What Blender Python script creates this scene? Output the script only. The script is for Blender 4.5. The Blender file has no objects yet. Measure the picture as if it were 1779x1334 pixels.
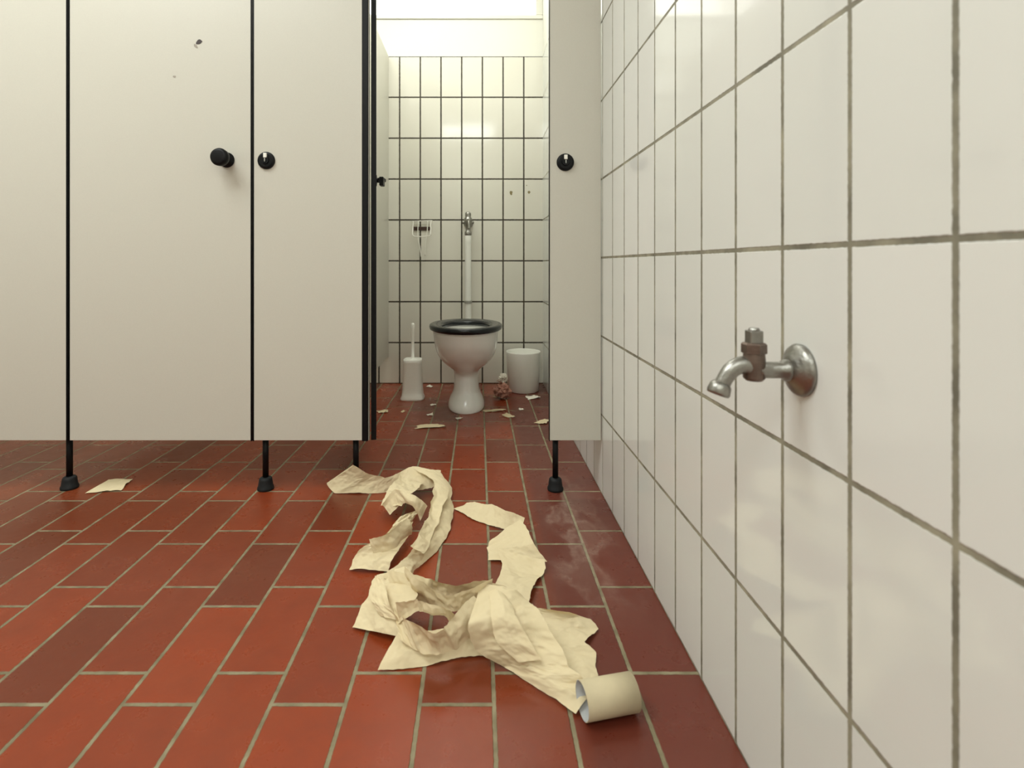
import bpy, bmesh, math, random
from mathutils import Vector, Matrix, noise
random.seed(7)
scn = bpy.context.scene
scn.view_settings.view_transform = 'Standard'
scn.view_settings.look = 'None'
COL = scn.collection
H = 0.70      # lens height above the floor (m)
F = 929.0     # survey focal length

def lin(r, g, b):
    f = lambda c: (c/255/12.92) if c/255 <= 0.04045 else ((c/255+0.055)/1.055)**2.4
    return (f(r), f(g), f(b), 1)

# ---------------------------------------------------------------- materials
def new_mat(name):
    m = bpy.data.materials.new(name); m.use_nodes = True
    nt = m.node_tree
    return m, nt, nt.nodes['Principled BSDF']

def simple(name, col, rough=0.5, metal=0.0, nscale=40, namp=0.08, bump=0.0, bscale=60, spec=0.5):
    m, nt, b = new_mat(name)
    n = nt.nodes.new('ShaderNodeTexNoise'); n.inputs['Scale'].default_value = nscale
    n.inputs['Detail'].default_value = 6
    geo = nt.nodes.new('ShaderNodeNewGeometry')
    nt.links.new(geo.outputs['Position'], n.inputs['Vector'])
    mx = nt.nodes.new('ShaderNodeMix'); mx.data_type = 'RGBA'
    mx.inputs[6].default_value = tuple(c*(1-namp) for c in col[:3])+(1,)
    mx.inputs[7].default_value = tuple(min(1, c*(1+namp)) for c in col[:3])+(1,)
    nt.links.new(n.outputs['Fac'], mx.inputs[0])
    nt.links.new(mx.outputs[2], b.inputs['Base Color'])
    b.inputs['Roughness'].default_value = rough
    b.inputs['Metallic'].default_value = metal
    b.inputs['Specular IOR Level'].default_value = spec
    if bump > 0:
        n2 = nt.nodes.new('ShaderNodeTexNoise'); n2.inputs['Scale'].default_value = bscale
        n2.inputs['Detail'].default_value = 5
        nt.links.new(geo.outputs['Position'], n2.inputs['Vector'])
        bp = nt.nodes.new('ShaderNodeBump'); bp.inputs['Strength'].default_value = bump
        bp.inputs['Distance'].default_value = 0.002
        nt.links.new(n2.outputs['Fac'], bp.inputs['Height'])
        nt.links.new(bp.outputs['Normal'], b.inputs['Normal'])
    return m

def mth(nt, op, a, b=None, clamp=False):
    n = nt.nodes.new('ShaderNodeMath'); n.operation = op; n.use_clamp = clamp
    for i, v in enumerate((a, b)):
        if v is None: continue
        if isinstance(v, (int, float)): n.inputs[i].default_value = v
        else: nt.links.new(v, n.inputs[i])
    return n.outputs[0]

def mixc(nt, fac, a, b):
    mx = nt.nodes.new('ShaderNodeMix'); mx.data_type = 'RGBA'
    for i, v in ((0, fac), (6, a), (7, b)):
        if isinstance(v, (int, float, tuple)): mx.inputs[i].default_value = v
        else: nt.links.new(v, mx.inputs[i])
    return mx.outputs[2]

def brick(nt, u, v, bw, rh, mortar, offset, smooth=0.15):
    cb = nt.nodes.new('ShaderNodeCombineXYZ')
    nt.links.new(u, cb.inputs[0]); nt.links.new(v, cb.inputs[1])
    t = nt.nodes.new('ShaderNodeTexBrick')
    t.offset = offset; t.offset_frequency = 2; t.squash = 1.0
    t.inputs['Scale'].default_value = 1
    t.inputs['Mortar Size'].default_value = mortar
    t.inputs['Mortar Smooth'].default_value = smooth
    t.inputs['Brick Width'].default_value = bw
    t.inputs['Row Height'].default_value = rh
    t.inputs['Color1'].default_value = (0, 0, 0, 1)
    t.inputs['Color2'].default_value = (1, 1, 1, 1)
    t.inputs['Mortar'].default_value = (0.5, 0.5, 0.5, 1)
    nt.links.new(cb.outputs[0], t.inputs['Vector'])
    return t

def noise_tex(nt, vec, scale, detail=5, rough=0.5):
    n = nt.nodes.new('ShaderNodeTexNoise'); n.inputs['Scale'].default_value = scale
    n.inputs['Detail'].default_value = detail; n.inputs['Roughness'].default_value = rough
    nt.links.new(vec, n.inputs['Vector'])
    return n.outputs['Fac']

def ramp(nt, fac, lo, hi):
    r = nt.nodes.new('ShaderNodeMapRange'); r.clamp = True
    nt.links.new(fac, r.inputs[0]); r.inputs[1].default_value = lo; r.inputs[2].default_value = hi
    return r.outputs[0]

def wall_tiles(name, axis, u0, bw, grout, ca, cb_, mortar=0.0021, top=1.92):
    m, nt, b = new_mat(name)
    geo = nt.nodes.new('ShaderNodeNewGeometry')
    sp = nt.nodes.new('ShaderNodeSeparateXYZ'); nt.links.new(geo.outputs['Position'], sp.inputs[0])
    u = mth(nt, 'SUBTRACT', sp.outputs[axis], u0)
    # slightly ragged joints
    nz = mth(nt, 'MULTIPLY', mth(nt, 'SUBTRACT', noise_tex(nt, geo.outputs['Position'], 160, 2), 0.5), 0.0022)
    z = mth(nt, 'ADD', sp.outputs[2], nz)
    u = mth(nt, 'ADD', u, nz)
    t = brick(nt, u, z, bw, 0.24, mortar, 0.0, 0.35)
    tile = mixc(nt, t.outputs['Color'], ca, cb_)
    gv = noise_tex(nt, geo.outputs['Position'], 25, 4)
    gcol = mixc(nt, ramp(nt, gv, 0.3, 0.7), tuple(c*0.62 for c in grout[:3])+(1,), tuple(min(1, c*1.5) for c in grout[:3])+(1,))
    c = mixc(nt, t.outputs['Fac'], tile, gcol)
    above = mth(nt, 'GREATER_THAN', sp.outputs[2], top)
    c2 = mixc(nt, above, c, lin(226, 225, 215))
    nt.links.new(c2, b.inputs['Base Color'])
    fr = mth(nt, 'MAXIMUM', t.outputs['Fac'], above)
    rg = mth(nt, 'ADD', mth(nt, 'MULTIPLY', fr, 0.6), 0.09, True)
    nt.links.new(rg, b.inputs['Roughness'])
    b.inputs['Specular IOR Level'].default_value = 0.6
    bp = nt.nodes.new('ShaderNodeBump'); bp.inputs['Strength'].default_value = 0.6
    bp.inputs['Distance'].default_value = 0.0015
    wav = mth(nt, 'MULTIPLY', noise_tex(nt, geo.outputs['Position'], 7, 1), 0.5)
    hgt = mth(nt, 'ADD', mth(nt, 'MULTIPLY', mth(nt, 'MAXIMUM', t.outputs['Fac'], above), -1.0), wav)
    nt.links.new(hgt, bp.inputs['Height']); nt.links.new(bp.outputs['Normal'], b.inputs['Normal'])
    return m

M_WALLR = wall_tiles('wall_tile_glazed', 1, 0.4207, 0.12, lin(134, 130, 112), lin(226, 228, 222), lin(231, 232, 227), 0.0038)
M_WALLB = wall_tiles('stall_tile_glazed', 0, 0.385, 0.1215, lin(54, 47, 31), lin(224, 221, 208), lin(230, 227, 215), 0.0050)

def floor_mat():
    m, nt, b = new_mat('terracotta_floor')
    geo = nt.nodes.new('ShaderNodeNewGeometry')
    P = geo.outputs['Position']
    sp = nt.nodes.new('ShaderNodeSeparateXYZ'); nt.links.new(P, sp.inputs[0])
    nz = mth(nt, 'MULTIPLY', mth(nt, 'SUBTRACT', noise_tex(nt, P, 120, 2), 0.5), 0.0024)
    u = mth(nt, 'ADD', mth(nt, 'SUBTRACT', sp.outputs[1], 0.85), nz)
    v = mth(nt, 'ADD', mth(nt, 'SUBTRACT', sp.outputs[0], 0.024), nz)
    t = brick(nt, u, v, 0.244, 0.1183, 0.0042, 0.731, 0.35)
    base = mixc(nt, t.outputs['Color'], lin(112, 45, 21), lin(146, 58, 23))
    dark = ramp(nt, t.outputs['Color'], 0.12, 0.03)
    base = mixc(nt, mth(nt, 'MULTIPLY', dark, 0.3), base, lin(100, 52, 30))
    n1 = noise_tex(nt, P, 14, 6, 0.6)
    base = mixc(nt, mth(nt, 'MULTIPLY', ramp(nt, n1, 0.35, 0.75), 0.35), base, lin(98, 40, 20))
    # browner bricks towards the left and the stalls
    lf = mth(nt, 'MULTIPLY', ramp(nt, sp.outputs[0], -0.4, -1.4), ramp(nt, sp.outputs[1], 0.7, 1.6))
    base = mixc(nt, mth(nt, 'MULTIPLY', lf, 0.45), base, lin(108, 60, 36))
    # worn, wine coloured border next to the tiled wall
    edge = ramp(nt, sp.outputs[0], 0.13, 0.17)
    base = mixc(nt, mth(nt, 'MULTIPLY', edge, 0.75), base, lin(90, 40, 32))
    grout = mixc(nt, ramp(nt, noise_tex(nt, P, 30, 4), 0.3, 0.7), lin(108, 98, 72), lin(148, 138, 110))
    c = mixc(nt, t.outputs['Fac'], base, grout)
    # chalky limescale haze by the wall
    sy = mth(nt, 'MULTIPLY', ramp(nt, sp.outputs[1], 1.0, 1.3), ramp(nt, sp.outputs[1], 1.85, 1.6))
    st = mth(nt, 'MULTIPLY', mth(nt, 'MULTIPLY', ramp(nt, sp.outputs[0], 0.13, 0.2), ramp(nt, sp.outputs[0], 0.36, 0.29)), sy)
    mp = nt.nodes.new('ShaderNodeMapping'); mp.inputs['Scale'].default_value = (1.0, 0.5, 1.0)
    nt.links.new(P, mp.inputs['Vector'])
    n2 = noise_tex(nt, mp.outputs[0], 9, 4, 0.5)
    ring = mth(nt, 'SUBTRACT', 1.0, mth(nt, 'MULTIPLY', mth(nt, 'ABSOLUTE', mth(nt, 'SUBTRACT', n2, 0.53)), 22.0), True)
    gr = ramp(nt, noise_tex(nt, P, 45, 5, 0.7), 0.3, 0.7)
    st2 = mth(nt, 'MULTIPLY', mth(nt, 'ADD', mth(nt, 'MULTIPLY', ramp(nt, n2, 0.42, 0.62), 0.14), mth(nt, 'MULTIPLY', mth(nt, 'MULTIPLY', ring, gr), 0.32)), st)
    c = mixc(nt, st2, c, lin(190, 168, 152))
    # light dust everywhere
    n3 = noise_tex(nt, P, 3, 8, 0.7)
    c = mixc(nt, mth(nt, 'MULTIPLY', ramp(nt, n3, 0.5, 0.85), 0.06), c, lin(170, 140, 105))
    nt.links.new(c, b.inputs['Base Color'])
    rg = mth(nt, 'ADD', mth(nt, 'MULTIPLY', t.outputs['Fac'], 0.4), mth(nt, 'ADD', mth(nt, 'MULTIPLY', n1, 0.3), 0.15), True)
    nt.links.new(rg, b.inputs['Roughness'])
    b.inputs['Specular IOR Level'].default_value = 0.45
    bp = nt.nodes.new('ShaderNodeBump'); bp.inputs['Strength'].default_value = 0.7
    bp.inputs['Distance'].default_value = 0.002
    hgt = mth(nt, 'ADD', mth(nt, 'MULTIPLY', t.outputs['Fac'], -1.0), mth(nt, 'MULTIPLY', noise_tex(nt, P, 60, 4), 0.2))
    nt.links.new(hgt, bp.inputs['Height']); nt.links.new(bp.outputs['Normal'], b.inputs['Normal'])
    return m
M_FLOOR = floor_mat()
M_PLASTER = simple('white_plaster', lin(228, 227, 217), 0.8, nscale=8, namp=0.03, bump=0.2)
M_HPL = simple('grey_white_laminate', lin(205, 202, 190), 0.36, nscale=260, namp=0.035, bump=0.05, bscale=300)
M_BLACK = simple('black_plastic', lin(9, 10, 12), 0.45, namp=0.15, spec=0.22)
M_BLACKSEAT = simple('black_seat_plastic', lin(12, 16, 20), 0.2, namp=0.1, spec=0.45)
M_DARK = simple('dark_rubber', lin(22, 24, 26), 0.6, namp=0.2, spec=0.3)
M_ALU = simple('aluminium', lin(170, 170, 165), 0.4, 0.8)
M_GREYPROF = simple('pale_grey_profile', lin(150, 148, 138), 0.5)
M_CHROME = simple('aged_chrome', lin(150, 148, 142), 0.36, 1.0, nscale=60, namp=0.45, bump=0.35, bscale=190)
M_BRASS = simple('worn_dull_metal', lin(118, 103, 94), 0.42, 0.85, nscale=70, namp=0.4, bump=0.3, bscale=190)
M_CERAM = simple('white_ceramic', lin(244, 244, 238), 0.12, namp=0.02)
M_WPLAST = simple('white_plastic', lin(246, 245, 235), 0.4, namp=0.02)
M_PIPE = simple('white_painted_pipe', lin(242, 242, 234), 0.35, namp=0.03)
M_CARD = simple('grey_cardboard', lin(202, 188, 155), 0.85, nscale=90, namp=0.06, bump=0.15)
M_CARDIN = simple('grey_cardboard_inside', lin(182, 184, 184), 0.9, nscale=90, namp=0.06)
M_PINK = simple('pinkish_paper', lin(170, 122, 104), 0.9, bump=0.6, bscale=80)
M_WPAPER = simple('white_tissue', lin(236, 230, 214), 0.9, bump=0.5, bscale=80)
M_BROWN = simple('brown_metal', lin(64, 40, 30), 0.5, namp=0.2)
M_WIRE = simple('white_coated_wire', lin(240, 238, 228), 0.4)
M_SMUDGE = simple('brown_smudge', lin(140, 128, 90), 0.7, namp=0.2)

def paper_mat(name, c1, c2):
    m, nt, b = new_mat(name)
    geo = nt.nodes.new('ShaderNodeNewGeometry'); P = geo.outputs['Position']
    c = mixc(nt, noise_tex(nt, P, 50, 6, 0.7), c1, c2)
    nt.links.new(c, b.inputs['Base Color'])
    b.inputs['Roughness'].default_value = 0.95
    b.inputs['Specular IOR Level'].default_value = 0.1
    bp = nt.nodes.new('ShaderNodeBump'); bp.inputs['Strength'].default_value = 0.5
    bp.inputs['Distance'].default_value = 0.001
    h = mth(nt, 'ADD', mth(nt, 'MULTIPLY', noise_tex(nt, P, 110, 3, 0.6), 0.7), mth(nt, 'MULTIPLY', noise_tex(nt, P, 1100, 2), 0.3))
    nt.links.new(h, bp.inputs['Height']); nt.links.new(bp.outputs['Normal'], b.inputs['Normal'])
    tr = nt.nodes.new('ShaderNodeBsdfTranslucent'); nt.links.new(c, tr.inputs['Color'])
    ms = nt.nodes.new('ShaderNodeMixShader'); ms.inputs[0].default_value = 0.08
    out = nt.nodes['Material Output']
    nt.links.new(b.outputs[0], ms.inputs[1]); nt.links.new(tr.outputs[0], ms.inputs[2])
    nt.links.new(ms.outputs[0], out.inputs['Surface'])
    return m
M_PAPER = paper_mat('cream_toilet_paper', lin(223, 206, 168), lin(231, 216, 181))

def emis(name, col, s):
    m, nt, b = new_mat(name)
    b.inputs['Base Color'].default_value = col
    b.inputs['Emission Color'].default_value = col
    b.inputs['Emission Strength'].default_value = s
    return m
M_GLASS = emis('daylit_frosted_glass', lin(252, 252, 246), 1.6)
M_DIFF = emis('lamp_diffuser', lin(250, 255, 245), 2.0)

# ---------------------------------------------------------------- mesh helpers
def make(name, bm, mat, parent=None, smooth=False, loc=None, recalc=True):
    if recalc: bmesh.ops.recalc_face_normals(bm, faces=bm.faces[:])
    if loc is not None:
        bmesh.ops.translate(bm, vec=-Vector(loc), verts=bm.verts[:])
    me = bpy.data.meshes.new(name); bm.to_mesh(me); bm.free()
    o = bpy.data.objects.new(name, me)
    mats = mat if isinstance(mat, (list, tuple)) else [mat]
    for mm in mats: me.materials.append(mm)
    if smooth:
        for p in me.polygons: p.use_smooth = True
    COL.objects.link(o)
    if loc is not None: o.location = loc
    if parent is not None: attach(o, parent)
    return o

def wpos(o):
    v = Vector(o.location)
    while o.parent: o = o.parent; v = v + Vector(o.location)
    return v
def attach(o, parent):
    pw = wpos(parent); o.parent = parent
    o.location = Vector(o.location) - pw

def add_box(bm, lo, hi, bevel=0.0, mat_index=0):
    r = bmesh.ops.create_cube(bm, size=1)
    vs = r['verts']
    c = [(a+b)/2 for a, b in zip(lo, hi)]; s = [b-a for a, b in zip(lo, hi)]
    for v in vs: v.co = Vector((c[0]+v.co.x*s[0], c[1]+v.co.y*s[1], c[2]+v.co.z*s[2]))
    es = list({e for v in vs for e in v.link_edges})
    if bevel > 0: bmesh.ops.bevel(bm, geom=es, offset=bevel, segments=2, affect='EDGES', profile=0.5)
def box(name, lo, hi, mat, parent=None, bevel=0.0):
    bm = bmesh.new(); add_box(bm, lo, hi, bevel)
    c = ((lo[0]+hi[0])/2, (lo[1]+hi[1])/2, lo[2])
    return make(name, bm, mat, parent, loc=c)

def add_rings(bm, rings, cap0=True, cap1=True):
    vr = [[bm.verts.new(p) for p in r] for r in rings]
    n = len(rings[0])
    for a, b in zip(vr, vr[1:]):
        for i in range(n):
            bm.faces.new((a[i], a[(i+1) % n], b[(i+1) % n], b[i]))
    if cap0: bm.faces.new(vr[0][::-1])
    if cap1: bm.faces.new(vr[-1])

def add_lathe(bm, origin, axis, prof, seg=32, cap=True):
    """prof: list of (distance along axis, radius)."""
    ax = Vector(axis).normalized()
    t = Vector((0, 0, 1)) if abs(ax.z) < 0.9 else Vector((1, 0, 0))
    u = ax.cross(t).normalized(); w = ax.cross(u)
    o = Vector(origin)
    rings = []
    for d, r in prof:
        rings.append([o+ax*d+u*(r*math.cos(2*math.pi*i/seg))+w*(r*math.sin(2*math.pi*i/seg)) for i in range(seg)])
    add_rings(bm, rings, cap, cap)

def catmull(pts, n):
    out = []
    P = [pts[0]]+list(pts)+[pts[-1]]
    for i in range(1, len(P)-2):
        for k in range(n):
            t = k/n
            a, b, c, d = P[i-1], P[i], P[i+1], P[i+2]
            out.append(0.5*((2*b)+(c-a)*t+(2*a-5*b+4*c-d)*t*t+(3*b-a-3*c+d)*t**3))
    out.append(pts[-1].copy() if hasattr(pts[-1], 'copy') else pts[-1])
    return out

def add_tube(bm, pts, radii, seg=16, sub=6):
    pts = [Vector(p) for p in pts]
    if isinstance(radii, (int, float)): radii = [radii]*len(pts)
    if len(pts) > 2 and sub > 1:
        cp = catmull(pts, sub)
        rr = []
        for i in range(len(pts)-1):
            for k in range(sub): rr.append(radii[i]+(radii[i+1]-radii[i])*k/sub)
        rr.append(radii[-1])
    else: cp, rr = pts, radii
    rings = []
    up = None
    for i, p in enumerate(cp):
        d = (cp[min(i+1, len(cp)-1)]-cp[max(i-1, 0)]).normalized()
        if up is None:
            up = Vector((0, 0, 1)) if abs(d.z) < 0.9 else Vector((1, 0, 0))
        u = d.cross(up).normalized(); w = u.cross(d).normalized(); up = w
        rings.append([p+u*(rr[i]*math.cos(2*math.pi*k/seg))+w*(rr[i]*math.sin(2*math.pi*k/seg)) for k in range(seg)])
    add_rings(bm, rings)

def tag(o, label, cat, group=None):
    o['label'] = label; o['category'] = cat
    if group: o['group'] = group
def struct(o, label, cat):
    o['kind'] = 'structure'; o['label'] = label; o['category'] = cat

def ground(px, py, z=0.0):
    """survey photo measurement -> world point on the horizontal plane of height z"""
    y = (H-z)*F/(py-459.0)
    return Vector(((px-832.0)*y/F, y, z))

# ---------------------------------------------------------------- room shell
WX, BY = 0.375, 3.14
o = box('floor', (-3.0, -1.8, -0.1), (WX+0.1, BY+0.1, 0), M_FLOOR); struct(o, 'terracotta brick tile floor with grey joints', 'floor')
o = box('wall_right', (WX, -1.8, 0), (WX+0.1, BY, 2.6), M_WALLR); struct(o, 'glossy white tiled wall with grey grout', 'wall')
o = box('wall_back', (-3.0, BY, 0), (WX+0.1, BY+0.1, 2.15), M_WALLB); struct(o, 'white tiled wall with dark grout under plaster band', 'wall')
o = box('wall_left', (-3.1, -1.8, 0), (-3.0, BY, 2.6), M_PLASTER); struct(o, 'white plastered wall', 'wall')
o = box('wall_front', (-3.0, -1.9, 0), (WX, -1.8, 2.6), M_PLASTER); struct(o, 'white plastered wall', 'wall')
o = box('ceiling', (-3.0, -1.8, 2.6), (WX+0.1, BY+0.1, 2.7), M_PLASTER); struct(o, 'white ceiling', 'ceiling')
o = box('trim_1', (-3.0, BY-0.010, 2.138), (WX, BY, 2.15), M_PLASTER, bevel=0.002); struct(o, 'white ledge below the window band', 'trim')
# clerestory window
bm = bmesh.new()
add_box(bm, (-3.0, BY+0.0, 2.15), (WX, BY+0.05, 2.165), 0.003)
add_box(bm, (-3.0, BY+0.0, 2.56), (WX, BY+0.05, 2.6), 0.003)
for x in (-3.0, -1.9, -0.75, WX-0.04):
    add_box(bm, (x, BY+0.0, 2.165), (x+0.04, BY+0.05, 2.56), 0.003)
win = make('window_1', bm, M_PLASTER, loc=(-1.3, BY, 2.15)); struct(win, 'white framed frosted window band under the ceiling', 'window')
box('window_pane', (-2.99, BY+0.03, 2.16), (WX-0.01, BY+0.04, 2.58), M_GLASS, win)

# ---------------------------------------------------------------- stall partitions
PY0, PY1, ZB, ZT = 1.63, 1.643, 0.163, 1.95
def leg(x, parent, y=1.665):
    bm = bmesh.new()
    add_lathe(bm, (x, y, 0.03), (0, 0, 1), [(0, 0.009), (0.15, 0.009)], 20)
    add_box(bm, (x-0.014, y-0.022, ZB-0.004), (x+0.014, y+0.004, ZB+0.03), 0.002)
    l = make('leg', bm, M_BLACK, parent, loc=(x, y, 0)); 
    for p in l.data.polygons: p.use_smooth = len(p.vertices) == 4 and abs(p.normal.z) < 0.5 and p.area < 0.0006
    bm = bmesh.new()
    add_lathe(bm, (x, y, 0), (0, 0, 1), [(0, 0.0240), (0.003, 0.0250), (0.008, 0.0245), (0.011, 0.0225), (0.028, 0.0200), (0.034, 0.0190), (0.037, 0.016), (0.039, 0.009)], 28)
    f = make('foot', bm, M_DARK, l, loc=(x, y, 0), smooth=True); f['label'] = 'black rubber foot cup'
def rosette(x, z, parent):
    bm = bmesh.new()
    add_lathe(bm, (x, PY0+0.001, z), (0, -1, 0), [(0, 0.0265), (0.004, 0.0265), (0.008, 0.0245), (0.010, 0.02), (0.010, 0.012), (0.014, 0.011)], 36)
    r = make('lock_rosette', bm, M_BLACK, parent, loc=(x, PY0, z)); r['label'] = 'round black lock rosette'
    box('indicator', (x-0.005, PY0-0.0145, z+0.007), (x+0.005, PY0-0.008, z+0.021), M_WPLAST, r, 0.001)
    box('slot', (x-0.0015, PY0-0.016, z-0.005), (x+0.0015, PY0-0.013, z+0.005), M_ALU, r)

def panel(name, x0, x1, tl, tr_, label, cat):
    p = box(name, (x0, PY0, ZB), (x1, PY1, ZT), M_HPL, bevel=0.001)
    if tl: box('edge_trim', (x0-tl, PY0-0.001, ZB-0.002), (x0, PY1+0.001, ZT), M_BLACK, p)
    if tr_: box('edge_trim', (x1, PY0-0.001, ZB-0.002), (x1+tr_, PY1+0.001, ZT), M_BLACK, p)
    tag(p, label, cat)
    return p
def X(px): return (px-832)/570.0

pl = panel('toilet_partition_panel', -1.595, X(115), 0.003, 0.0045, 'grey-white laminate partition panel with black edge on a black leg', 'partition panel')
leg(-1.28, pl, 1.672)
pm = panel('toilet_partition_panel', X(441), X(629), 0.003, 0.017, 'grey-white laminate partition panel with round lock rosette on two black legs', 'partition panel')
leg(-0.664, pm); leg(-0.383, pm)
rosette(X(463), 0.7+180/570, pm)
box('hinge_profile', (-0.3373, PY0+0.001, ZB), (-0.3350, PY1, ZT), M_GREYPROF, pm)
pr = panel('toilet_partition_panel', X(955), 0.372, 0.0015, 0, 'narrow grey-white partition panel with lock rosette beside tiled wall', 'partition panel')
leg(X(965)+0.004, pr, 1.66)
rosette(X(982), 0.7+177/570, pr)

dr = panel('toilet_stall_door', X(121), X(435.5), 0.002, 0.003, 'closed grey-white toilet stall door with black round knob', 'door')
kx, kz = -0.768, 1.0175
bm = bmesh.new()
add_lathe(bm, (kx, PY0+0.001, kz), (0, -1, 0), [(0, 0.0235), (0.005, 0.023), (0.008, 0.014), (0.026, 0.0135), (0.032, 0.022), (0.037, 0.0255), (0.05, 0.0265), (0.056, 0.024), (0.058, 0.018)], 36)
make('knob', bm, M_BLACK, dr, loc=(kx, PY0, kz), smooth=True)
# scuffs on the door
def blotch(name, x, z, w, h, mat, parent, y=PY0, seed=0, tilt=0):
    bm = bmesh.new(); n = 18; vs = []
    for i in range(n):
        a = 2*math.pi*i/n
        r = 1+0.45*noise.noise(Vector((math.cos(a)*1.5+seed, math.sin(a)*1.5, seed)))
        dx, dz = w*r*math.cos(a), h*r*math.sin(a)
        vs.append(bm.verts.new((x+dx*math.cos(tilt)-dz*math.sin(tilt), y-0.0006, z+dx*math.sin(tilt)+dz*math.cos(tilt))))
    bm.faces.new(vs)
    return make(name, bm, mat, parent, loc=(x, y, z))
M_SCUFF = simple('dark_scuff', lin(70, 62, 60), 0.7, namp=0.3)
M_SCUFF2 = simple('light_scuff', lin(160, 152, 140), 0.7, namp=0.1)
blotch('scuff_mark', X(346), 0.7+386/570, 0.010, 0.006, M_SCUFF, dr, seed=1, tilt=0.5)
blotch('scuff_mark', X(340), 0.7+379/570, 0.008, 0.004, M_SCUFF2, dr, seed=2, tilt=-0.8)
blotch('scuff_mark', X(303), 0.7+326/570, 0.005, 0.003, M_SCUFF2, dr, seed=3)

# neighbouring closed door
nd = panel('toilet_stall_door', -2.16, -1.6, 0.002, 0.0015, 'closed grey-white toilet stall door', 'door')

# open door, swung inward along the divider
root = bpy.data.objects.new('toilet_stall_door', None); COL.objects.link(root)
root.location = (-0.3235, 1.645, ZB)
dd = Vector((-0.199, 1, 0)).normalized(); nn = Vector((dd.y, -dd.x, 0))
def local_box(name, a0, a1, b0, b1, z0, z1, mat, bev=0.0):
    bm = bmesh.new(); add_box(bm, (b0, a0, z0), (b1, a1, z1), bev)
    for v in bm.verts: v.co = nn*v.co.x+dd*v.co.y+Vector((0, 0, v.co.z))
    oo = make(name, bm, mat); oo.parent = root; return oo
local_box('leaf', 0.006, 0.55, -0.0060, 0.0060, 0, ZT-ZB, M_HPL)
e = local_box('edge_trim', -0.002, 0.006, -0.0080, 0.0080, -0.003, ZT-ZB, M_BLACK, 0.001)
e = local_box('edge_trim', 0.55, 0.555, -0.0065, 0.0065, -0.002, ZT-ZB, M_BLACK)
bm = bmesh.new()
add_lathe(bm, nn*0.006+dd*0.49+Vector((0, 0, 0.87)), nn, [(0, 0.022), (0.007, 0.022), (0.009, 0.009), (0.03, 0.008), (0.031, 0.012), (0.036, 0.012)], 24)
c = nn*0.036+dd*0.46+Vector((0, 0, 0.864))
add_box(bm, (c.x-0.008, c.y-0.035, c.z-0.022), (c.x+0.008, c.y+0.0, c.z+0.012), 0.002)
add_box(bm, (c.x-0.02, c.y-0.01, c.z-0.0), (c.x+0.008, c.y+0.03, c.z+0.012), 0.002)
hh = make('latch_handle', bm, M_BLACK); hh.parent = root; hh['label'] = 'black latch handle'
tag(root, 'open grey-white toilet stall door with black edge and latch', 'door')

# dividers
dv = box('stall_divider', (-0.543, PY1+0.004, 0.158), (-0.53, BY-0.002, 1.92), M_HPL, bevel=0.001)
tag(dv, 'grey-white laminate stall divider between toilet cubicles', 'partition panel')
dv2 = box('stall_divider', (-1.45, PY1+0.004, 0.158), (-1.437, BY-0.002, 1.92), M_HPL, bevel=0.001)
tag(dv2, 'grey-white laminate stall divider between toilet cubicles', 'partition panel')

# ---------------------------------------------------------------- toilet
TX = -0.062
toilet = bpy.data.objects.new('toilet', None); COL.objects.link(toilet); toilet.location = (TX, 2.62, 0)
tag(toilet, 'white ceramic pedestal toilet with thick black seat ring', 'toilet')
def egg(hw, yf, yb, z, n=48, pw=2.0):
    cy = yf+(yb-yf)*0.52; pts = []
    for i in range(n):
        a = 2*math.pi*i/n
        c, s = math.cos(a), math.sin(a)
        cx = math.copysign(abs(c)**(2/pw), c); sy = math.copysign(abs(s)**(2/pw), s)
        L = (yb-cy) if s > 0 else (cy-yf)
        pts.append(Vector((TX+hw*cx, cy+L*sy, z)))
    return pts
def interp_sections(S, sub=4):
    V = [Vector((a, b, c, d)) for a, b, c, d in S]
    return catmull(V, sub)
S = [(0.0, .086, 2.492, 2.80), (0.006, .089, 2.49, 2.80), (0.025, .087, 2.492, 2.80), (0.045, .080, 2.50, 2.80), (0.065, .070, 2.51, 2.80),
     (0.09, .063, 2.53, 2.80), (0.15, .061, 2.54, 2.80), (0.18, .066, 2.53, 2.81), (0.20, .084, 2.50, 2.82), (0.23, .114, 2.44, 2.82),
     (0.27, .138, 2.39, 2.81), (0.32, .150, 2.35, 2.80), (0.365, .154, 2.33, 2.79), (0.385, .156, 2.322, 2.79), (0.395, .155, 2.323, 2.79)]
bm = bmesh.new()
rings = [egg(s[1], s[2], s[3], s[0], pw=2.15) for s in interp_sections(S, 3)]
rings += [egg(.118, 2.355, 2.70, .395), egg(.11, 2.37, 2.69, .37), egg(.07, 2.42, 2.66, .27), egg(.03, 2.5, 2.6, .22)]
add_rings(bm, rings)
make('bowl', bm, M_CERAM, toilet, smooth=True, loc=(TX, 2.62, 0))
bm = bmesh.new()
add_tube(bm, [(TX, 2.76, 0.15), (TX, 2.90, 0.17), (TX, 3.0, 0.19), (TX, BY-0.002, 0.19)], [0.055, 0.055, 0.055, 0.057], 24)
make('waste_pipe', bm, M_CERAM, toilet, smooth=True, loc=(TX, 2.9, 0.17))
bm = bmesh.new()
so = [egg(.164, 2.304, 2.756, .394), egg(.170, 2.299, 2.761, .398), egg(.173, 2.296, 2.764, .408), egg(.171, 2.298, 2.762, .416), egg(.164, 2.306, 2.754, .4205), egg(.150, 2.322, 2.738, .421),
      egg(.125, 2.348, 2.708, .417), egg(.113, 2.362, 2.694, .411), egg(.110, 2.366, 2.690, .402), egg(.114, 2.360, 2.695, .394)]
add_rings(bm, so+[so[0]], False, False)
bmesh.ops.remove_doubles(bm, verts=bm.verts[:], dist=1e-5)
make('seat', bm, M_BLACKSEAT, toilet, smooth=True, loc=(TX, 2.52, 0.394))
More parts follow.
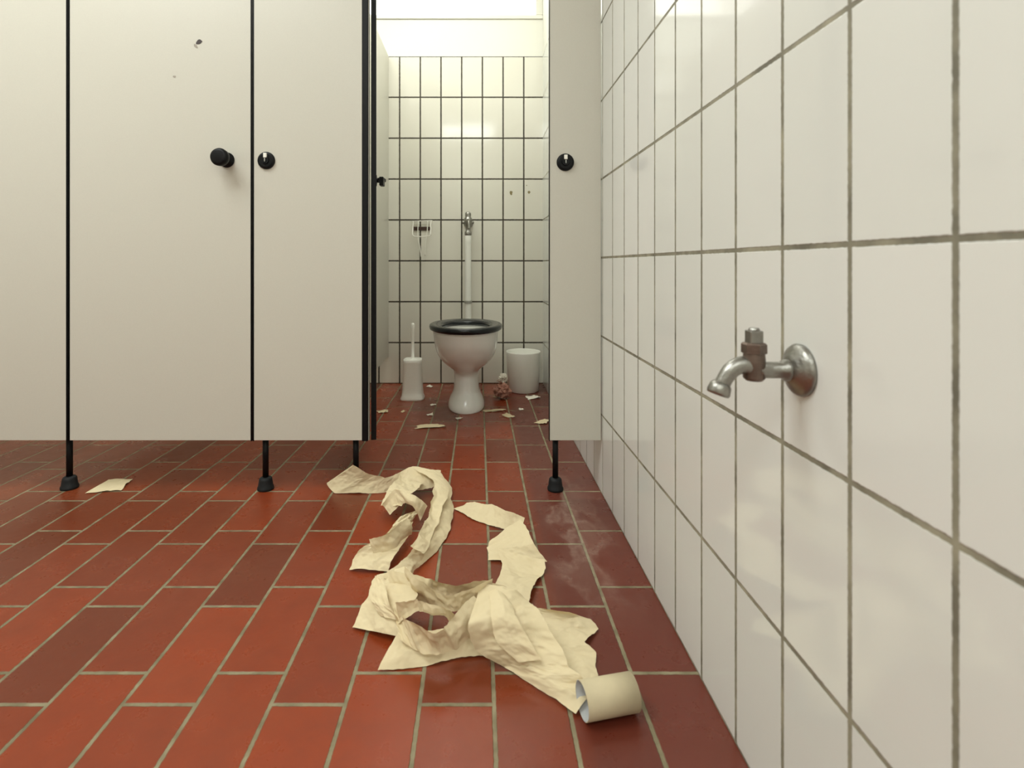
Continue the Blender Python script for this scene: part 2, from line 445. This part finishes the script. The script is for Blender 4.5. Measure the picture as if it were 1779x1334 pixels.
for sx in (-1, 1):
    bm = bmesh.new()
    add_lathe(bm, (TX+sx*0.07-0.02, 2.765, 0.405), (1, 0, 0), [(0, 0.011), (0.04, 0.011)], 16)
    make('hinge', bm, M_BLACKSEAT, toilet, smooth=False, loc=(TX+sx*0.07, 2.765, 0.405))

# flush pipe and valve
FX, FY = -0.062, 3.075
fp = bpy.data.objects.new('flush_pipe', None); COL.objects.link(fp); fp.location = (FX, FY, 0.4)
tag(fp, 'white wall-mounted flush pipe with chrome flush valve above the toilet', 'pipe')
bm = bmesh.new()
add_tube(bm, [(FX, FY, 0.88), (FX, FY, 0.46), (FX, FY, 0.38), (FX, FY-0.03, 0.345), (FX, FY-0.12, 0.34), (FX, 2.80, 0.34)], 0.018, 20)
make('pipe', bm, M_PIPE, fp, smooth=True, loc=(FX, FY, 0.4))
bm = bmesh.new()
add_lathe(bm, (FX, FY, 0.475), (0, 0, 1), [(0, 0.0182), (0.002, 0.023), (0.014, 0.023), (0.016, 0.0182)], 24)
add_box(bm, (FX-0.006, FY+0.015, 0.477), (FX+0.006, BY, 0.489), 0.001)
make('pipe_clamp', bm, M_ALU, fp, loc=(FX, FY, 0.475))
bm = bmesh.new()
add_lathe(bm, (FX, FY, 0.865), (0, 0, 1), [(0, 0.018), (0.004, 0.02), (0.02, 0.02), (0.024, 0.014), (0.05, 0.013), (0.056, 0.021), (0.085, 0.024), (0.1, 0.021), (0.104, 0.016), (0.118, 0.017), (0.13, 0.016), (0.136, 0.008)], 28)
add_lathe(bm, (FX, FY, 0.94), (0, 1, 0), [(0, 0.012), (0.045, 0.012), (0.05, 0.026), (0.0645, 0.028)], 24)
add_lathe(bm, (FX, FY, 0.94), (1, 0, 0), [(-0.034, 0.006), (-0.03, 0.009), (0.03, 0.009), (0.034, 0.006)], 20)
make('flush_valve', bm, M_CHROME, fp, smooth=True, loc=(FX, FY, 0.9))
bm = bmesh.new()
add_tube(bm, [(FX+0.0, FY-0.02, 0.955), (FX+0.004, FY-0.04, 0.94), (FX+0.006, FY-0.05, 0.90)], [0.006, 0.006, 0.008], 12)
make('flush_lever', bm, M_CHROME, fp, smooth=True, loc=(FX, FY, 0.94))

# ---------------------------------------------------------------- toilet brush
BX, BYY = -0.345, 2.79
tb = bpy.data.objects.new('toilet_brush', None); COL.objects.link(tb); tb.location = (BX, BYY, 0)
tag(tb, 'white plastic toilet brush standing in its holder', 'toilet brush')
def rsq(cx, cy, hw, z, n=32, pw=4):
    pts = []
    for i in range(n):
        a = 2*math.pi*i/n; c, s = math.cos(a), math.sin(a)
        pts.append(Vector((cx+hw*math.copysign(abs(c)**(2/pw), c), cy+hw*math.copysign(abs(s)**(2/pw), s), z)))
    return pts
bm = bmesh.new()
add_rings(bm, [rsq(BX, BYY, .060, 0), rsq(BX, BYY, .061, .008), rsq(BX, BYY, .055, .02), rsq(BX, BYY, .052, .05), rsq(BX, BYY, .046, .19), rsq(BX, BYY, .047, .205),
               rsq(BX, BYY, .044, .207), rsq(BX, BYY, .043, .19), rsq(BX, BYY, .045, .02)])
make('brush_holder', bm, M_WPLAST, tb, smooth=True, loc=(BX, BYY, 0))
bm = bmesh.new()
add_lathe(bm, (BX, BYY, 0.19), (0, 0, 1), [(0, .041), (0.012, .041), (0.018, .02), (0.022, .0085), (0.12, .0075), (0.17, .009), (0.195, .010), (0.203, .006)], 24)
make('brush_handle', bm, M_WPLAST, tb, smooth=True, loc=(BX, BYY, 0.19))

# ---------------------------------------------------------------- waste bin
WBX, WBY = 0.246, 2.965
bm = bmesh.new()
add_lathe(bm, (WBX, WBY, 0), (0, 0, 1), [(0, .079), (0.004, .084), (0.21, .0940), (0.217, .0945), (0.219, .0935), (0.214, .0915), (0.015, .082)], 48)
wb = make('waste_bin', bm, M_WPLAST, loc=(WBX, WBY, 0), smooth=True)
tag(wb, 'round open white plastic waste bin beside the toilet', 'waste bin')

# ---------------------------------------------------------------- paper holder on back wall
hx, hy = (733-832)/298.0, BY
ph = bpy.data.objects.new('toilet_paper_holder', None); COL.objects.link(ph); ph.location = (hx, hy, 0.9)
tag(ph, 'bent white wire toilet paper holder with brown plate on tiled wall', 'paper holder')
def zz(py, y=3.12): return 0.7-(py-459)*y/F
box('back_plate', (hx-0.050, BY-0.006, zz(400)), (hx+0.046, BY, zz(393.5)), M_BROWN, ph, 0.001)
bm = bmesh.new()
r = 0.0028
add_tube(bm, [(hx-0.06, BY-0.012, zz(384)), (hx+0.06, BY-0.012, zz(383))], r, 8)
add_tube(bm, [(hx-0.052, BY-0.012, zz(384)), (hx-0.05, BY-0.05, zz(400)), (hx-0.045, BY-0.07, zz(410)), (hx+0.0, BY-0.075, zz(412)), (hx+0.055, BY-0.07, zz(410))], r, 8)
add_tube(bm, [(hx+0.052, BY-0.012, zz(383)), (hx+0.052, BY-0.03, zz(392)), (hx+0.055, BY-0.07, zz(409))], r, 8)
add_tube(bm, [(hx-0.022, BY-0.012, zz(384)), (hx-0.024, BY-0.02, zz(410)), (hx-0.012, BY-0.02, zz(430)), (hx-0.006, BY-0.012, zz(446))], r, 8)
add_tube(bm, [(hx+0.032, BY-0.012, zz(384)), (hx+0.03, BY-0.02, zz(405)), (hx+0.02, BY-0.02, zz(425)), (hx+0.016, BY-0.012, zz(444))], r, 8)
make('wire_frame', bm, M_WIRE, ph, smooth=True, loc=(hx, BY, 0.9))
bw = bpy.data.objects['wall_back']
for (px, py, w, h, s) in ((888, 335, .009, .012, 3), (919, 334, .008, .007, 5), (915, 322, .003, .003, 7)):
    blotch('wall_stain', (px-832)/296.0, zz(py, BY), w, h, M_SMUDGE, bw, y=BY, seed=s)

# ---------------------------------------------------------------- faucet on the right wall
fc = bpy.data.objects.new('wall_faucet', None); COL.objects.link(fc)
fy, fz = 0.622, 0.577
fc.location = (WX, fy, fz); tag(fc, 'old dull chrome wall tap with down-curved spout on white tiles', 'faucet')
bm = bmesh.new()
add_lathe(bm, (WX, fy, fz), (-1, 0, 0), [(0, .030), (0.003, .0305), (0.007, .028), (0.010, .022), (0.013, .017), (0.016, .013)], 40)
r_ = make('wall_rosette', bm, M_CHROME, fc, smooth=True, loc=(WX, fy, fz))
bm = bmesh.new()
add_lathe(bm, (WX-0.012, fy, fz), (-1, 0, 0), [(0, .0125), (0.008, .0125), (0.011, .0095), (0.034, .0095), (0.04, .012)], 28)
make('tap_body', bm, M_CHROME, fc, smooth=True, loc=(WX-0.04, fy, fz))
bm = bmesh.new()
add_lathe(bm, (WX-0.055, fy, fz-0.012), (0, 0, 1), [(0, .009), (0.003, .0118), (0.022, .0122), (0.032, .0115)], 28)
add_lathe(bm, (WX-0.055, fy, fz+0.019), (0, 0, 1), [(0, .0118), (0.001, .0138), (0.011, .0138), (0.013, .0115)], 6)
make('valve_barrel', bm, M_BRASS, fc, smooth=False, loc=(WX-0.055, fy, fz+0.0))
bm = bmesh.new()
add_box(bm, (WX-0.0625, fy-0.0075, fz+0.031), (WX-0.0475, fy+0.0075, fz+0.046), 0.0012)
add_lathe(bm, (WX-0.055, fy, fz+0.045), (0, 0, 1), [(0, .0060), (0.002, .0062), (0.004, .005)], 20)
make('valve_stem', bm, M_CHROME, fc, loc=(WX-0.055, fy, fz+0.033))
bm = bmesh.new()
add_tube(bm, [(WX-0.056, fy, fz+0.002), (WX-0.068, fy, fz+0.006), (WX-0.080, fy, fz+0.001), (WX-0.088, fy, fz-0.009), (WX-0.093, fy, fz-0.019)], [.0105, .010, .0095, .0088, .0085], 20)
add_lathe(bm, (WX-0.0925, fy, fz-0.014), (-0.33, 0, -1), [(0, .0088), (0.004, .0118), (0.012, .013), (0.015, .012), (0.0152, .008), (0.008, .007)], 24)
make('spout', bm, M_CHROME, fc, smooth=True, loc=(WX-0.07, fy, fz))

# ---------------------------------------------------------------- toilet paper
def hsh(i, j, s):
    v = math.sin(i*127.1+j*311.7+s*74.7)*43758.5453
    return (v-math.floor(v))*2-1
def facet(x, y, s, ang=0.0, warp=0.12):
    """piecewise planar noise: random heights on a triangle lattice, linear in between -> straight creases"""
    wx = x+warp*noise.noise(Vector((x*0.8, y*0.8, s))); wy = y+warp*noise.noise(Vector((x*0.8, y*0.8, s+7)))
    X_ = wx*math.cos(ang)-wy*math.sin(ang); Y_ = wx*math.sin(ang)+wy*math.cos(ang)
    k = (X_+Y_)*0.366; a = X_+k; b = Y_+k
    i, j = math.floor(a), math.floor(b); u, v = a-i, b-j
    h00, h11 = hsh(i, j, s), hsh(i+1, j+1, s)
    if u > v:
        h = hsh(i+1, j, s); return h00*(1-u)+h*(u-v)+h11*v
    h = hsh(i, j+1, s); return h00*(1-v)+h*(v-u)+h11*u
def ribbon(bm, stations, seed, amp=0.005, ridge=0.006, nu=46, sub=24, minz=0.0012, soft=0.6):
    A = [ground(s[0], s[1], s[2]) for s in stations]; B = [ground(s[3], s[4], s[5]) for s in stations]
    # between a smooth curve and straight folds at the stations
    A1 = catmull(A, sub); B1 = catmull(B, sub)
    def li(P):
        o = []
        for p, q in zip(P, P[1:]):
            for k in range(sub): o.append(p.lerp(q, k/sub))
        return o+[P[-1].copy()]
    A = [p.lerp(q, 1-soft) for p, q in zip(A1, li(A))]; B = [p.lerp(q, 1-soft) for p, q in zip(B1, li(B))]
    n = len(A)
    C = [(a+b)/2 for a, b in zip(A, B)]
    S_ = [0.0]
    for p, q in zip(C, C[1:]): S_.append(S_[-1]+(q-p).length)
    grid = []
    for i in range(n):
        a, b = A[i], B[i]
        tang = (C[min(i+1, n-1)]-C[max(i-1, 0)])
        wv = b-a
        nrm = tang.cross(wv)
        if nrm.length < 1e-9: nrm = Vector((0, 0, 1))
        nrm.normalize()
        if nrm.z < 0: nrm = -nrm
        W = wv.length; s = S_[i]
        c = 0.5+0.32*noise.noise(Vector((s*9+seed*3, seed, 0.3)))*2
        c = min(0.8, max(0.2, c))
        sgn = noise.noise(Vector((s*7+seed*5, 1.3, seed)))*3+0.4
        sgn = max(-1, min(1, sgn))
        row = []
        for j in range(nu+1):
            t = j/nu
            w = t*W
            e = min(t, 1-t)*2
            k = 0.6+0.4*min(1, e*2)
            rg = min(t/c, (1-t)/(1-c))
            rg = 0.5*rg+0.5*math.sin(rg*math.pi/2)
            d = ridge*sgn*rg
            d += amp*k*(1.1*facet(s*18, w*12, seed, 0.5)+0.6*noise.noise(Vector((s*30, w*22, seed)))+0.6*facet(s*40, w*26, seed+2.3, -0.4)+0.34*facet(s*85, w*70, seed+4.1, 1.0)+0.25*noise.noise(Vector((s*150, w*110, seed+2))))
            p = a.lerp(b, t)+nrm*d
            lat = wv.normalized() if W > 1e-6 else Vector((1, 0, 0))
            p += lat*(amp*1.1*facet(s*26, w*6, seed+11, 0.2)+0.0012*noise.noise(Vector((s*120, t*2, seed))))
            if p.z < minz: p.z = minz+min(0.0045, (minz-p.z)*0.45)
            row.append(bm.verts.new(p))
        grid.append(row)
    for r0, r1 in zip(grid, grid[1:]):
        for j in range(nu):
            bm.faces.new((r0[j], r0[j+1], r1[j+1], r1[j]))

bm = bmesh.new()
# tail that leans against the leg
ribbon(bm, [(612, 808, .088, 566, 840, .010), (640, 823, .06, 585, 856, .003), (668, 829, .045, 645, 857, .002), (695, 820, .05, 690, 852, .004),
            (722, 811, .06, 735, 852, .012), (766, 818, .045, 762, 842, .02)], 1.0, amp=.004)
# outer strand, narrows where it twists
ribbon(bm, [(718, 815, .06, 766, 822, .045), (752, 834, .045, 783, 845, .02), (752, 868, .035, 787, 882, .008), (744, 908, .03, 782, 922, .004),
            (724, 945, .035, 757, 958, .004), (700, 972, .045, 722, 990, .010), (664, 1000, .05, 700, 1022, .03)], 2.0, amp=.004)
ribbon(bm, [(758, 840, .055, 781, 852, .04), (748, 880, .05, 768, 888, .04), (736, 915, .05, 755, 926, .03), (712, 948, .055, 735, 962, .03)], 2.7, amp=.004)
# inner crumpled strand
ribbon(bm, [(698, 822, .055, 738, 840, .03), (676, 848, .05, 718, 854, .055), (664, 880, .03, 700, 880, .05)], 3.0, amp=.007)
ribbon(bm, [(694, 898, .055, 733, 882, .03), (670, 928, .05, 712, 912, .03), (642, 944, .035, 700, 942, .012)], 3.6, amp=.007)
ribbon(bm, [(676, 925, .05, 720, 905, .03), (640, 945, .045, 702, 946, .02), (612, 972, .012, 684, 968, .03), (606, 990, .003, 676, 992, .008)], 4.4, amp=.006)
# right strand
ribbon(bm, [(790, 884, .003, 812, 872, .015), (820, 902, .003, 836, 874, .022), (856, 915, .003, 862, 880, .03), (880, 917, .010, 888, 888, .045), (905, 918, .02, 912, 897, .04)], 4.0, amp=.0035)
ribbon(bm, [(850, 938, .015, 903, 903, .045), (847, 955, .008, 928, 943, .04), (848, 973, .003, 949, 975, .012)], 5.0, amp=.004, soft=.2)
ribbon(bm, [(862, 952, .03, 949, 972, .02), (872, 986, .012, 944, 998, .006), (860, 1015, .022, 930, 1012, .012), (850, 1038, .03, 920, 1046, .015)], 5.5, amp=.004)
# heap: lower layers first
ribbon(bm, [(650, 998, .04, 704, 985, .05), (638, 1035, .03, 724, 1032, .06), (622, 1068, .012, 706, 1076, .04), (613, 1090, .002, 692, 1106, .015)], 6.0, amp=.005, soft=.3)
ribbon(bm, [(672, 990, .065, 690, 1046, .015), (738, 1002, .075, 735, 1052, .02), (790, 1024, .075, 790, 1060, .02), (850, 1010, .085, 850, 1058, .03), (915, 1042, .06, 890, 1092, .03)], 7.0, amp=.006)
ribbon(bm, [(690, 1102, .025, 654, 1169, .001), (740, 1096, .03, 737, 1157, .002), (800, 1090, .035, 802, 1144, .002), (862, 1070, .035, 870, 1140, .003)], 8.0, amp=.0035, soft=.3)
ribbon(bm, [(880, 1048, .04, 985, 1062, .035), (902, 1075, .03, 1022, 1076, .012), (915, 1096, .025, 1036, 1094, .003), (930, 1122, .02, 1014, 1114, .014), (962, 1150, .012, 1034, 1134, .006), (992, 1205, .003, 1040, 1194, .003)], 11.0, amp=.0045, soft=.3)
# loop standing over the lower sheet
ribbon(bm, [(684, 1056, .04, 694, 1112, .035), (706, 1076, .065, 726, 1132, .022), (752, 1096, .075, 768, 1134, .03), (792, 1074, .08, 815, 1116, .035), (822, 1034, .09, 845, 1088, .045)], 9.0, amp=.0055)
# broad sheet that runs down to the tube, on top
ribbon(bm, [(836, 1016, .095, 908, 1038, .07), (812, 1084, .075, 936, 1060, .075), (828, 1128, .03, 962, 1102, .06), (880, 1158, .006, 986, 1150, .04),
            (936, 1196, .003, 1012, 1178, .028), (1002, 1240, .003, 1036, 1200, .012)], 10.0, amp=.005, ridge=.011, soft=.5)
# tucked loops and folded-back edges
ribbon(bm, [(664, 878, .045, 678, 896, .02), (684, 850, .08, 700, 874, .055), (716, 858, .085, 716, 878, .06), (744, 878, .05, 730, 904, .02)], 12.0, amp=.004)
ribbon(bm, [(642, 938, .055, 650, 966, .02), (676, 926, .07, 688, 950, .035), (712, 898, .075, 716, 925, .03)], 13.0, amp=.0045)
ribbon(bm, [(704, 985, .08, 708, 1012, .05), (730, 1006, .095, 738, 1042, .045), (772, 1036, .075, 780, 1066, .045), (812, 1026, .1, 815, 1052, .065), (856, 1008, .1, 850, 1032, .07)], 14.0, amp=.005)
ribbon(bm, [(688, 1048, .075, 692, 1085, .035), (725, 1044, .095, 728, 1064, .075), (765, 1052, .09, 772, 1070, .07), (804, 1078, .06, 790, 1100, .035)], 15.0, amp=.004)
ribbon(bm, [(652, 1000, .055, 668, 1012, .06), (644, 1040, .045, 678, 1052, .055), (660, 1070, .03, 690, 1078, .045)], 16.0, amp=.0045)
ribbon(bm, [(850, 1030, .09, 880, 1036, .088), (850, 1070, .085, 896, 1072, .085), (862, 1112, .055, 918, 1104, .066), (900, 1150, .028, 940, 1146, .042)], 17.0, amp=.004, ridge=.007)
bmesh.ops.recalc_face_normals(bm, faces=bm.faces[:])
tp = bpy.data.objects.new('toilet_paper_roll', None); COL.objects.link(tp)
pos = ground(900, 1120); tp.location = pos
tag(tp, 'unrolled cream toilet paper crumpled on the floor with empty cardboard tube', 'toilet paper')
make('paper_strip', bm, M_PAPER, tp, smooth=True, loc=pos, recalc=False)
# cardboard tube
bm = bmesh.new()
RT = 0.0262
a = Vector((0.159, 0.824, RT+0.001)); b = Vector((0.243, 0.842, RT+0.001))
ax = (b-a); Lg = ax.length
add_lathe(bm, a, ax, [(0, RT), (Lg, RT), (Lg, RT-0.0012), (0, RT-0.0012), (0, RT)], 56, cap=False)
bmesh.ops.remove_doubles(bm, verts=bm.verts[:], dist=1e-5)
tube = make('cardboard_tube', bm, [M_CARD, M_CARDIN], tp, smooth=False, loc=(a+b)/2)
for p in tube.data.polygons:
    cc = Vector(p.center); d = ax.normalized()
    rad = cc-d*cc.dot(d)
    if rad.length > 0.005 and rad.dot(p.normal) < 0: p.material_index = 1
    p.use_smooth = True
tube['label'] = 'empty cardboard tube'

# scraps
def scrap(px, py, rx, ry, rot, seed, mat=M_PAPER, label='torn flat scrap of cream toilet paper on terracotta floor', lift=0.004, taper=1.0):
    c = ground(px, py); bm = bmesh.new(); n = 14
    g = {}
    for i in range(n+1):
        for j in range(n+1):
            u, v = i/n*2-1, j/n*2-1
            ed = 1+0.28*taper*noise.noise(Vector((u*1.2+seed, v*1.2, seed)))
            x, y = u*rx*ed*(1-0.25*taper*v*math.sin(seed)), v*ry*ed*(1+0.3*taper*u*math.cos(seed*2))
            z = 0.0015+lift*(0.4+abs(noise.noise(Vector((u*1.6, v*1.6, seed*3)))*2.2))*(0.6+0.4*u)
            g[i, j] = bm.verts.new((c.x+x*math.cos(rot)-y*math.sin(rot), c.y+x*math.sin(rot)+y*math.cos(rot), max(z, .001)))
    for i in range(n):
        for j in range(n): bm.faces.new((g[i, j], g[i+1, j], g[i+1, j+1], g[i, j+1]))
    oo = make('paper_scrap', bm, mat, smooth=True, loc=(c.x, c.y, 0))
    tag(oo, label, 'paper scrap', 'paper scraps on the floor'); return oo
scrap(195, 844, .044, .048, 0.1, 1.3, label='folded cream paper scrap near a black partition leg', lift=0.003, taper=0.35)
for (px, py, rx, ry, rot, sd) in ((747, 741, .056, .026, 0.1, 2.1), (747, 721, .014, .014, 0.3, 3.4), (797, 728, .013, .012, 0, 4.7), (858, 714, .05, .016, 0.1, 5.2),
                                  (882, 723, .018, .032, 0.5, 6.6), (925, 691, .034, .028, 0.4, 7.9), (944, 733, .02, .036, -0.6, 8.3), (665, 716, .024, .018, 0.2, 9.9),
                                  (747, 672, .014, .018, 0.9, 10.2), (833, 708, .016, .012, 0.9, 11.2), (700, 716, .010, .009, 0.9, 12.2), (862, 690, .014, .016, 0.9, 13.2),
                                  (752, 704, .012, .012, 0.4, 14.3), (905, 712, .010, .012, 0.7, 15.7)):
    scrap(px, py, rx, ry, rot, sd, mat=M_WPAPER if sd in (3.4, 7.9, 10.2, 4.7, 14.3, 15.7) else M_PAPER)
def crumple(px, py, r, mat, label, seed, sx=1.0):
    c = ground(px, py); bm = bmesh.new()
    bmesh.ops.create_icosphere(bm, subdivisions=4, radius=1)
    for v in bm.verts:
        d = v.co.normalized()
        k = 1+0.9*(abs(noise.noise(d*1.6+Vector((seed, 0, 0))))-0.2)+0.6*(abs(noise.noise(d*3.5+Vector((0, seed, 0))))-0.2)
        v.co = Vector((d.x*r*k*sx, d.y*r*k, d.z*r*k*0.75))
    mz = min(v.co.z for v in bm.verts)
    for v in bm.verts: v.co += Vector((c.x, c.y, 0.0005-mz))
    oo = make('crumpled_paper', bm, mat, loc=(c.x, c.y, 0)); tag(oo, label, 'crumpled paper')
crumple(873, 692, .040, M_PINK, 'crumpled pinkish paper on the floor beside the bin', 1.7)
crumple(876, 670, .034, M_WPAPER, 'crumpled white tissue between toilet and waste bin', 4.2)
crumple(945, 664, .020, M_WPAPER, 'small crumpled white tissue between bin and wall', 6.2, 0.7)

# ---------------------------------------------------------------- lamps
def lamp(x, y, sx, sy, power, col):
    p = box('ceiling_lamp', (x-sx/2-0.02, y-sy/2-0.02, 2.54), (x+sx/2+0.02, y+sy/2+0.02, 2.6), M_WPLAST, bevel=0.004)
    tag(p, 'white rectangular ceiling lamp with frosted diffuser', 'ceiling lamp')
    box('diffuser', (x-sx/2, y-sy/2, 2.53), (x+sx/2, y+sy/2, 2.541), M_DIFF, p)
    l = bpy.data.lights.new('lamp_light', 'AREA'); l.shape = 'RECTANGLE'; l.size = sx; l.size_y = sy
    l.energy = power; l.color = col
    lo = bpy.data.objects.new('lamp_light', l); COL.objects.link(lo); lo.location = (x, y, 2.525)
lamp(-1.45, 0.55, 1.3, 1.0, 34, (0.94, 0.99, 0.98))
lamp(-0.45, -1.1, 1.3, 0.7, 20, (0.94, 0.99, 0.98))
lamp(-0.35, 2.35, 1.2, 0.3, 17, (0.98, 1.0, 0.93))
lamp(-2.0, 2.35, 1.2, 0.3, 12, (0.98, 1.0, 0.93))

w = bpy.data.worlds.new('World'); scn.world = w; w.use_nodes = True
w.node_tree.nodes['Background'].inputs[0].default_value = (0.9, 0.9, 0.85, 1)
w.node_tree.nodes['Background'].inputs[1].default_value = 0.3

# ---------------------------------------------------------------- camera
cd = bpy.data.cameras.new('Camera'); cam = bpy.data.objects.new('Camera', cd); COL.objects.link(cam)
cam.location = (0, 0, H); cam.rotation_euler = (math.pi/2, 0, 0)
cd.sensor_fit = 'HORIZONTAL'; cd.sensor_width = 36; cd.lens = F/1779*36
cd.shift_x = (889.5-832)/1779; cd.shift_y = -(667-459)/1779
cd.clip_start = 0.02
cd.dof.use_dof = True; cd.dof.focus_distance = 1.6; cd.dof.aperture_fstop = 5.6
scn.camera = cam
